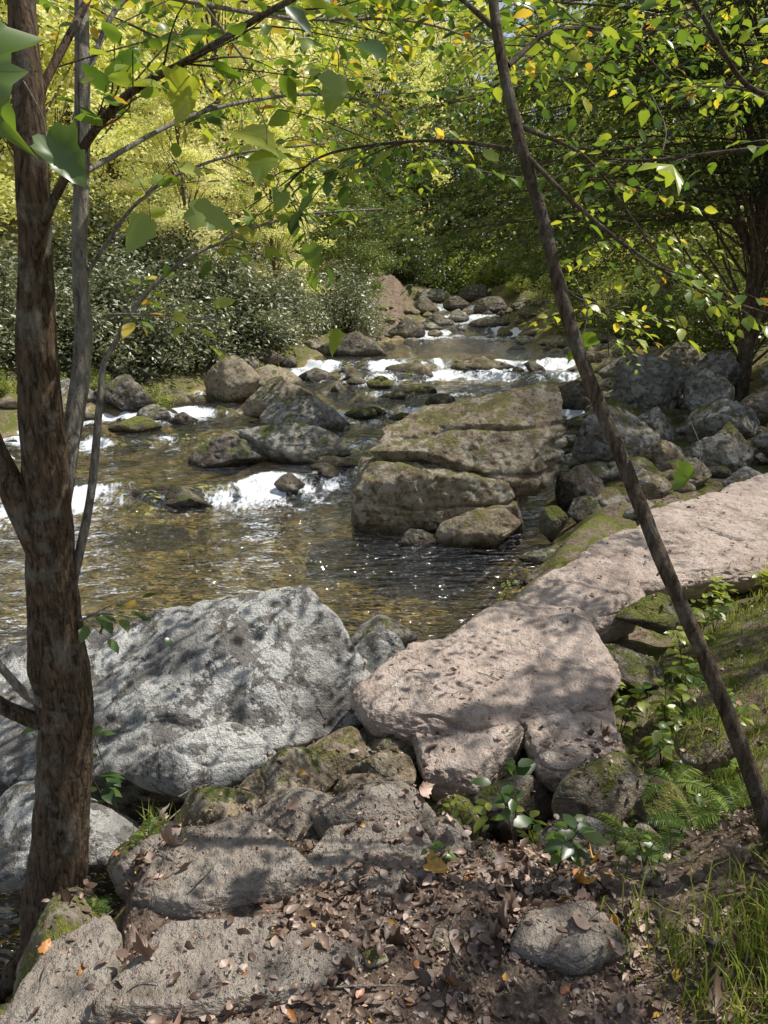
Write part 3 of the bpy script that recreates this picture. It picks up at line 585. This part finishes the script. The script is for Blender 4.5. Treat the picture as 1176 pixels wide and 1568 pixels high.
tube(wood, spline([(-1.12, 2.28, .75), (-1.17, 2.25, 1.0), (-1.26, 2.25, 1.3), (-1.5, 2.3, 2.0), (-1.9, 2.6, 3.5)], 40), np.linspace(.045, .02, 40), 14, bump=.12)
tube(wood, spline([(-1.15, 2.28, .1), (-1.3, 2.2, .25), (-1.5, 2.1, .6)], 20), np.linspace(.035, .012, 20), 10, bump=.12)
tube(w2, spline([(-1.15, 2.25, .2), (-1.2, 2.15, .35), (-1.28, 2.0, .8), (-1.32, 1.95, 1.6)], 20), np.linspace(.018, .008, 20), 8, bump=.12)
tube(w2, spline([(-1.08, 2.34, .55), (-.98, 2.38, .9), (-.93, 2.42, 1.2), (-.91, 2.45, 1.35)], 24), np.linspace(.016, .009, 24), 10, bump=.1)
spray(w2, lf, [(-.91, 2.45, 1.35), (-.75, 2.5, 1.58), (-.55, 2.6, 1.72), (-.3, 2.8, 1.82), (0.0, 3.0, 1.86)], .009, .003, 14, .28, .075, T_O, 31, (.2, .6))
spray(wood, lf, [(-1.03, 2.28, 1.5), (-1.0, 2.25, 1.66), (-.887, 2.2, 1.84), (-.705, 2.2, 2.05), (-.49, 2.2, 2.16), (-.23, 2.2, 2.29), (.2, 2.3, 2.5)], .016, .006, 16, .4, .09, T_O, 32, (.15, .6), start=.35)
spray(w2, lf, [(-.97, 2.5, 1.6), (-.75, 2.5, 1.85), (-.5, 2.6, 1.98), (-.2, 2.8, 2.05)], .007, .003, 12, .35, .08, T_O, 33, (.3, .7))
spray(w2, lf, [(-.93, 2.6, 2.2), (-.8, 2.8, 2.5), (-.4, 3.1, 2.7), (.2, 3.5, 2.75)], .010, .004, 22, .5, .09, T_O, 34, (.2, .7))
spray(w2, lf, [(-.88, 2.45, 1.5), (-.7, 2.4, 1.5), (-.5, 2.4, 1.48)], .005, .002, 7, .22, .07, T_O, 36, (.3, .65))
spray(wood, lf, [(-1.02, 2.3, 2.0), (-.9, 2.6, 2.4), (-.9, 3.2, 2.9), (-.6, 3.9, 3.1)], .014, .005, 20, .5, .09, T_O, 37, (.1, .6))
spray(w2, lf, [(-1.15, 2.25, .45), (-1.0, 2.35, .5), (-.92, 2.5, .42)], .005, .002, 6, .2, .08, T_O, 39, (.05, .35))
spray(w2, lf, [(-.97, 2.5, 1.9), (-.6, 3.0, 2.2), (-.1, 3.6, 2.35), (.3, 4.2, 2.2)], .009, .003, 20, .5, .085, T_O, 40, (.1, .6), start=.3)
spray(w2, lf, [(-.95, 2.7, 2.5), (-.4, 3.4, 2.6), (.2, 4.0, 2.75), (.9, 4.6, 2.7)], .010, .003, 26, .6, .09, T_O, 61, (.1, .7), start=.25)
spray(w2, lf, [(-.95, 2.8, 2.9), (-.9, 3.8, 2.9), (-.7, 4.8, 2.7), (-.4, 5.6, 2.5)], .010, .003, 24, .6, .095, T_O, 62, (.2, .7), start=.25)
q = np.random.default_rng(3)
big = [(-.37, 2.15, 1.98, .13), (-.30, 2.1, 1.93, .12), (-.50, 2.05, 1.78, .12), (-.60, 2.05, 1.75, .1), (-.8, 1.95, 1.92, .13), (-.5, 2.2, 2.1, .11), (-.12, 2.2, 2.12, .1), (.55, 2.1, 1.47, .1), (.68, 2.0, 1.9, .12), (-.22, 2.3, 1.70, .08), (-.17, 2.5, 1.45, .08), (-.9, 1.5, 2.1, .2), (-.75, 1.4, 2.02, .2), (1.15, 1.95, .85, .13), (.95, 2.2, 1.05, .09)]
for x, y, z, s in big:
    D = np.array([[q.normal(0, .6), q.normal(0, .4), -.7]]); U = np.array([[q.normal(0, .6), -.7, .7]])
    leaves(lf, T_L, [(x, y, z)], D, U, [s*1.1], q.choice([.25, .35, .45, .5, .58]), 0, q.normal(.2, .6, 1))
    tube(w2, spline([(x, y, z), (x*1.02, y+.03, z+.06), (x*1.03-.04, y+.06, z+.14)], 6), .0015, 4)
q = np.random.default_rng(77)
def base(cc): t = np.clip((cc[2]-2.5)/6, 0.3, 1); return np.array(spline(tr, 60)[int(35+24*t)])
C = np.column_stack([q.uniform(-3.4, -.8, 12), q.uniform(2.5, 5.5, 12), q.uniform(4.8, 7.3, 12)])
clumps(lf, C, .6, 90, .12, T_Q, 78, (.1, .6), wood=(wood, 0), base=base, wr=.02)
wood.obj('trunk', [M_bark], parent=root); w2.obj('side_stems', [M_bark2], parent=root); lf.obj('leaves', [L_near], parent=root)

root = empty('leaning_sapling'); wood = MB(); lf = MB()
sp = [(1.12, 1.68, -.05), (1.05, 1.72, .2), (.905, 1.78, .54), (.75, 1.85, .87), (.655, 1.95, 1.11), (.513, 2.05, 1.45), (.424, 2.15, 1.77), (.351, 2.2, 2.0), (.29, 2.3, 2.32), (.2, 2.6, 3.2), (-.1, 3.2, 4.6)]
tube(wood, spline(sp, 90), np.linspace(.026, .010, 90), 12, bump=.13)
spray(wood, lf, [(.37, 2.18, 1.93), (.25, 2.3, 1.97), (.09, 2.45, 2.0), (-.17, 2.6, 1.99), (-.3, 2.7, 1.93), (-.38, 2.8, 1.85)], .006, .003, 16, .3, .08, T_O, 41, (.1, .5), start=.3)
spray(wood, lf, [(.37, 2.18, 1.93), (.5, 2.12, 1.8), (.66, 2.1, 1.68), (.85, 2.1, 1.58), (1.1, 2.1, 1.5)], .007, .003, 8, .25, .055, T_O, 42, (.3, .6), start=.3)
spray(wood, lf, [(.33, 2.25, 2.15), (.5, 2.5, 2.3), (.8, 2.9, 2.4), (1.2, 3.3, 2.3)], .008, .003, 24, .4, .065, T_O, 43, (.1, .6))
spray(wood, lf, [(.30, 2.3, 2.25), (.1, 2.6, 2.5), (-.1, 3.1, 2.7), (-.2, 3.8, 2.8)], .008, .003, 20, .5, .08, T_O, 44, (.1, .6))
spray(wood, lf, [(.46, 2.1, 1.6), (.6, 2.4, 1.55), (.8, 2.8, 1.5), (.95, 3.2, 1.3)], .005, .002, 12, .3, .045, T_O, 45, (.4, .65))
spray(wood, lf, [(1.3, 2.2, 1.95), (1.0, 2.2, 1.94), (.75, 2.25, 1.92), (.62, 2.3, 1.93)], .008, .003, 9, .3, .055, T_O, 46, (.2, .6))
spray(wood, lf, [(1.35, 2.6, 2.15), (1.1, 2.5, 2.15), (.9, 2.4, 2.3), (.75, 2.4, 2.5)], .010, .004, 14, .4, .055, T_O, 47, (.2, .6))
spray(wood, lf, [(.35, 2.2, 2.0), (.7, 2.8, 2.0), (1.1, 3.5, 1.85), (1.6, 4.3, 1.6)], .007, .003, 20, .45, .06, T_O, 48, (.2, .65), start=.3)
spray(wood, lf, [(.25, 2.5, 2.8), (.3, 3.2, 2.95), (.5, 4.2, 2.9), (.8, 5., 2.7)], .008, .003, 22, .5, .08, T_O, 49, (.1, .6), start=.3)
wood.obj('trunk', [M_twig], parent=root); lf.obj('leaves', [L_near], parent=root)

LIT = np.array([(-.1, 1.45), (-.25, 2.25), (.35, 3.5), (.9, 4.0), (1.6, 5.0), (-.8, 3.8), (-.3, 1.2), (.65, 3.3), (1.25, 4.6), (.6, 2.9), (2.1, 5.5), (.9, 3.5)])  # ground spots kept sunlit by leaving out overhead clumps that would shade them
def overhang(name, basep, top, targets, ls, seed, mat, r=.12, c=(.05, .6), ntw=26, tl=.8, dapple_crown=None):
    root = empty(name); wood = MB(); lf = MB(); q = np.random.default_rng(seed)
    S = spline([basep, ((basep[0]+top[0])/2+.3, (basep[1]+top[1])/2, (basep[2]+top[2])/2), top], 40); tube(wood, S, np.linspace(r, r*.3, 40), 12, bump=.1)
    for k, tg in enumerate(targets):
        i = int(np.clip(np.argmin(np.abs(S[:, 2]-(tg[2]+.3)))+q.integers(-3, 3), 4, 39)); b = S[i]; tg = np.array(tg)
        m1 = b+(tg-b)*.35+np.array([0, 0, .35]); m2 = b+(tg-b)*.7+np.array([0, q.normal(0, .2), .25])
        spray(wood, lf, [b, m1, m2, tg], r*.2, .005, ntw, tl, ls, T_O, seed+k*7, c, start=.3, step=.5, kk=6)
    if dapple_crown is not None:
        clumps(lf, dapple_crown, .42, 120, .11, T_Q, seed+3, c, wood=(wood, 0), base=lambda cc: S[int(np.clip(cc[2]/top[2]*39-4, 5, 39))], wr=.015)
    wood.obj('trunk', [M_bark], parent=root); lf.obj('leaves', [mat], parent=root)
q = np.random.default_rng(90)
overhang('beech_tree', (7.4, 12.5, H(7.4, 12.5)-.1), (6.4, 12.5, 7.5), [(q.uniform(-1.2, 4.), q.uniform(11, 15), q.uniform(2.0, 5.6)) for _ in range(24)], .14, 900, L_grn, ntw=34, tl=1.2, c=(.1, 1))
cr = np.column_stack([q.uniform(2.2, 5.2, 36), q.uniform(.8, 4.4, 36), q.uniform(4.9, 7., 36)])
gp = cr[:, :2]-cr[:, 2:3]*np.array([.543, .197]); cr = cr[np.linalg.norm(gp[:, None]-LIT[None], axis=2).min(1) > .36][:15]
cr2 = np.column_stack([q.uniform(4.2, 7, 5), q.uniform(4.0, 7.5, 5), q.uniform(5.2, 7.5, 5)])
overhang('birch_tree', (4.4, 4.6, H(4.4, 4.6)-.1), (3.8, 4.2, 7.6), [(q.uniform(1.4, 2.8), q.uniform(5, 7), q.uniform(2.7, 3.9)) for _ in range(5)], .085, 1000, L_near, r=.08, ntw=16, tl=.7, dapple_crown=np.vstack([cr, cr2]))  # crown clumps are unseen, added overhead to throw dappled shade on the ground
overhang('maple_tree', (-6.0, 4.6, -1.2), (-4.6, 5, 8), [(q.uniform(-2.6, .3), q.uniform(4.5, 8), q.uniform(2.9, 4.6)) for _ in range(11)], .10, 1100, L_near, r=.1, ntw=24, tl=.8, c=(.2, .7))
overhang('beech_tree', (9.0, 16.5, H(9.0, 16.5)-.1), (7.5, 16, 9), [(q.uniform(1.5, 6.), q.uniform(13.5, 18), q.uniform(1.6, 5.6)) for _ in range(20)], .14, 1200, L_mid, ntw=32, tl=1.3, c=(.1, .9))

# ------------------------------------------------------------------ background tree meshes
def treemesh(name, h, cr, nc, nper, ls, mat, seed, T=T_Q, flat=.45, low=.3, c=(0, 1), rad=.9, bark=M_bark):
    q = np.random.default_rng(seed); mb = MB()
    tp = spline([(0, 0, -.5), (q.normal(0, .15), q.normal(0, .15), h*.4), (q.normal(0, .3), q.normal(0, .3), h)], 20)
    tube(mb, tp, np.linspace(h*.015, h*.003, 20), 8, 1)
    C = []
    for _ in range(nc):
        t = q.random(); z = h*(low+(1-low)*t); rr = cr*math.sin(math.pi*min(1, (t*.82+.18)))**.7*q.uniform(.45, 1.)
        a = q.uniform(0, 6.28); C.append((rr*math.cos(a), rr*math.sin(a), z+q.normal(0, .3)))
    def bs(cc): return tp[int(np.clip(cc[2]/h*19-3, 1, 19))]
    clumps(mb, np.array(C), rad, nper, ls, T, seed+1, c, flat, 0, (mb, 1), bs, h*.0028)
    return mb.mesh(name, [mat, bark])
def inst(name, me, x, y, s=1., rot=None, z=None):
    o = bpy.data.objects.new(name, me); COL.objects.link(o); o.location = (x, y, (H(x, y) if z is None else z)); o.scale = (s, s, s*R.uniform(.9, 1.15))
    o.rotation_euler = (R.normal(0, .04), R.normal(0, .04), R.uniform(0, 6.28) if rot is None else rot); return o
ty = [treemesh('yellow_tree_%d' % i, 12, 3.6, 80, 250, .18, L_yel, 2000+i, low=.1, rad=.85) for i in range(2)]
tg = [treemesh('green_tree_%d' % i, 12, 3.4, 80, 260, .18, L_mid, 2100+i, low=.06, rad=.9) for i in range(2)]
td = [treemesh('dark_tree_%d' % i, 11, 3.2, 85, 280, .17, L_grn, 2200+i, low=.03, rad=.95) for i in range(1)]
th_ = treemesh('hemlock', 11, 2.8, 105, 360, .1, L_hem, 2300, T=T_N, flat=.22, low=.22, rad=.9)
def shrub(name, r, h, n, ls, T, mat, seed, c=(0, 1), nc=40):
    q = np.random.default_rng(seed); mb = MB()
    D = q.normal(size=(nc, 3)); D[:, 2] = np.abs(D[:, 2]); D /= np.linalg.norm(D, axis=1)[:, None]; C = D*np.array([r, r, h])*q.uniform(.55, 1, (nc, 1))
    clumps(mb, C, r*.36, n//nc, ls, T, seed, c, .7, 0, (mb, 1), lambda cc: (cc[0]*.1, cc[1]*.1, 0), .02)
    return mb.mesh(name, [mat, M_bark])
rh = [shrub('rhododendron_%d' % i, 1.5, 2.3, 7000, .14, T_R, L_rho, 2400+i, nc=50) for i in range(2)]
su = [shrub('shrub_%d' % i, 1.1, 1.4, 3500, .1, T_Q, L_mid, 2500+i) for i in range(2)]
sd_ = shrub('shrub_dark', 1.2, 1.6, 3500, .11, T_Q, L_grn, 2550)
sy_ = shrub('shrub_yellow', 1.2, 1.8, 3500, .11, T_Q, L_yel, 2600)
q = np.random.default_rng(123)
for y0, n, x0, x1 in ((20, 3, -15, -6.5), (27, 4, -19, -4.5), (34, 4, -22, -2.5), (43, 6, -26, 1), (55, 7, -30, 5)):
    for k in range(n):
        x = x0+(x1-x0)*(k+.5)/n+q.normal(0, .8); y = y0+q.normal(0, 1.2)
        me = ty[q.integers(2)] if q.random() < .9 else tg[q.integers(2)]
        inst('yellow_maple_tree' if me in ty else 'green_tree', me, x, y, q.uniform(.8, 1.15)*(1 if y0 < 40 else 1.35))
for k in range(18):
    y = q.uniform(16, 30); x = np.interp(y, YL, XL)-q.uniform(.8, 5); inst('rhododendron_bush', rh[q.integers(2)], x, y, q.uniform(.5, 1.05))
for x, y, s in ((-7.5, 14.8, .9), (-6.3, 15.3, .7), (-5.2, 16, .85), (-8.5, 13.8, .9), (-4.4, 17.6, .7), (-3.6, 19.2, .9), (-2.6, 21, .65), (-1.2, 24, .85)): inst('rhododendron_bush', rh[q.integers(2)], x, y, s)
for x, y, s in ((-4.9, 19.5, .42), (-3.2, 23.5, .45)): inst('yellow_maple_tree', ty[0], x, y, s)
for x, y in ((-4.4, 14.1), (-3.7, 13.9), (-5.3, 14.0), (-3.4, 15.3), (-2.7, 15.9), (-2.2, 17), (-6.2, 13.7), (-6.9, 13.2), (-5.8, 14.5), (-7.6, 12.6)): inst('shrub', sy_ if q.random() < .4 else su[0], x, y, q.uniform(.2, .35))
for y0, n, x0, x1, s_ in ((14, 2, 11.5, 15, .65), (19, 3, 11, 17, .7), (25, 3, 9.5, 18, .75), (32, 3, 10, 19, .85), (41, 4, 8.5, 22, 1.), (53, 6, 5, 28, 1.3)):
    for k in range(n):
        x = x0+(x1-x0)*(k+.3)/n+q.normal(0, .6); y = y0+q.normal(0, 1.)
        pr = q.random(); me = tg[q.integers(2)] if pr < .45 else (td[0] if pr < .72 else ty[q.integers(2)])
        inst('green_tree' if me in tg else ('dark_tree' if me is td[0] else 'yellow_maple_tree'), me, x, y, q.uniform(.85, 1.1)*s_)
for x, y, s in ((1.0, 49, .9), (4, 50, 1.0), (6.8, 47, .9), (-1.5, 46, .9), (2.6, 54, 1.2), (9.5, 52, 1.1)): inst('dark_tree', td[0], x, y, s)
for x, y, s in ((-.9, 36, .5), (7.6, 31, .6), (-1.2, 28.5, .42), (7.4, 37, .6), (.4, 42, .5)): inst('dark_tree', td[0], x, y, s)
for x, y, s in ((6.0, 12.6, .85), (8.0, 11.0, .85)): inst('hemlock_tree', th_, x, y, s, z=H(x, y)+.5)
for k in range(38):
    y = q.uniform(11, 36); x = np.interp(y, YR, XR)+q.uniform(3 if y < 15 else 1., 6.5); pr = q.random(); inst('shrub', su[q.integers(2)] if pr < .4 else (sd_ if pr < .65 else sy_), x, y, q.uniform(.5, 1.05))
for k in range(16):
    y = q.uniform(42, 48); x = -2+k*.75+q.normal(0, .3)
    inst('shrub', sd_ if q.random() < .6 else su[q.integers(2)], x, y, q.uniform(1.1, 1.7))
for x, y, s in ((6.2, 8.0, .4), (3.6, 4.6, .4), (2.7, 3.9, .28), (5.6, 6.6, .35)): inst('shrub', su[0], x, y, s)

# ------------------------------------------------------------------ light / sky / camera
el, az = math.radians(59), math.radians(72)
sd = Vector((math.sin(az)*math.cos(el), math.cos(az)*math.cos(el), math.sin(el)))
L = bpy.data.lights.new('sun', 'SUN'); L.energy = 5; L.angle = math.radians(.5); L.color = (1, .95, .86)
so = bpy.data.objects.new('sun', L); COL.objects.link(so); so.rotation_euler = sd.to_track_quat('Z', 'Y').to_euler(); so.location = sd*50
w = bpy.data.worlds.new('World'); scene.world = w; w.use_nodes = True; nt = w.node_tree; bg = nt.nodes['Background']
sk = nt.nodes.new('ShaderNodeTexSky'); sk.sky_type = 'NISHITA'; sk.sun_disc = False; sk.sun_elevation = el; sk.sun_rotation = az
hs = nt.nodes.new('ShaderNodeHueSaturation'); hs.inputs['Saturation'].default_value = .65
nt.links.new(sk.outputs[0], hs.inputs['Color']); nt.links.new(hs.outputs[0], bg.inputs[0]); bg.inputs[1].default_value = .13
cam = bpy.data.cameras.new('camera'); co = bpy.data.objects.new('camera', cam); COL.objects.link(co)
cam.sensor_fit = 'VERTICAL'; cam.sensor_height = 24; cam.lens = 24/2/math.tan(math.radians(34.51)); cam.clip_end = 1000; cam.clip_start = .05
co.location = (0, 0, 1.6); co.rotation_euler = (math.radians(90-17.2), 0, 0); scene.camera = co
scene.view_settings.view_transform = 'Standard'; scene.view_settings.look = 'None'; scene.view_settings.exposure = 0
print('OBJS', len(bpy.data.objects))
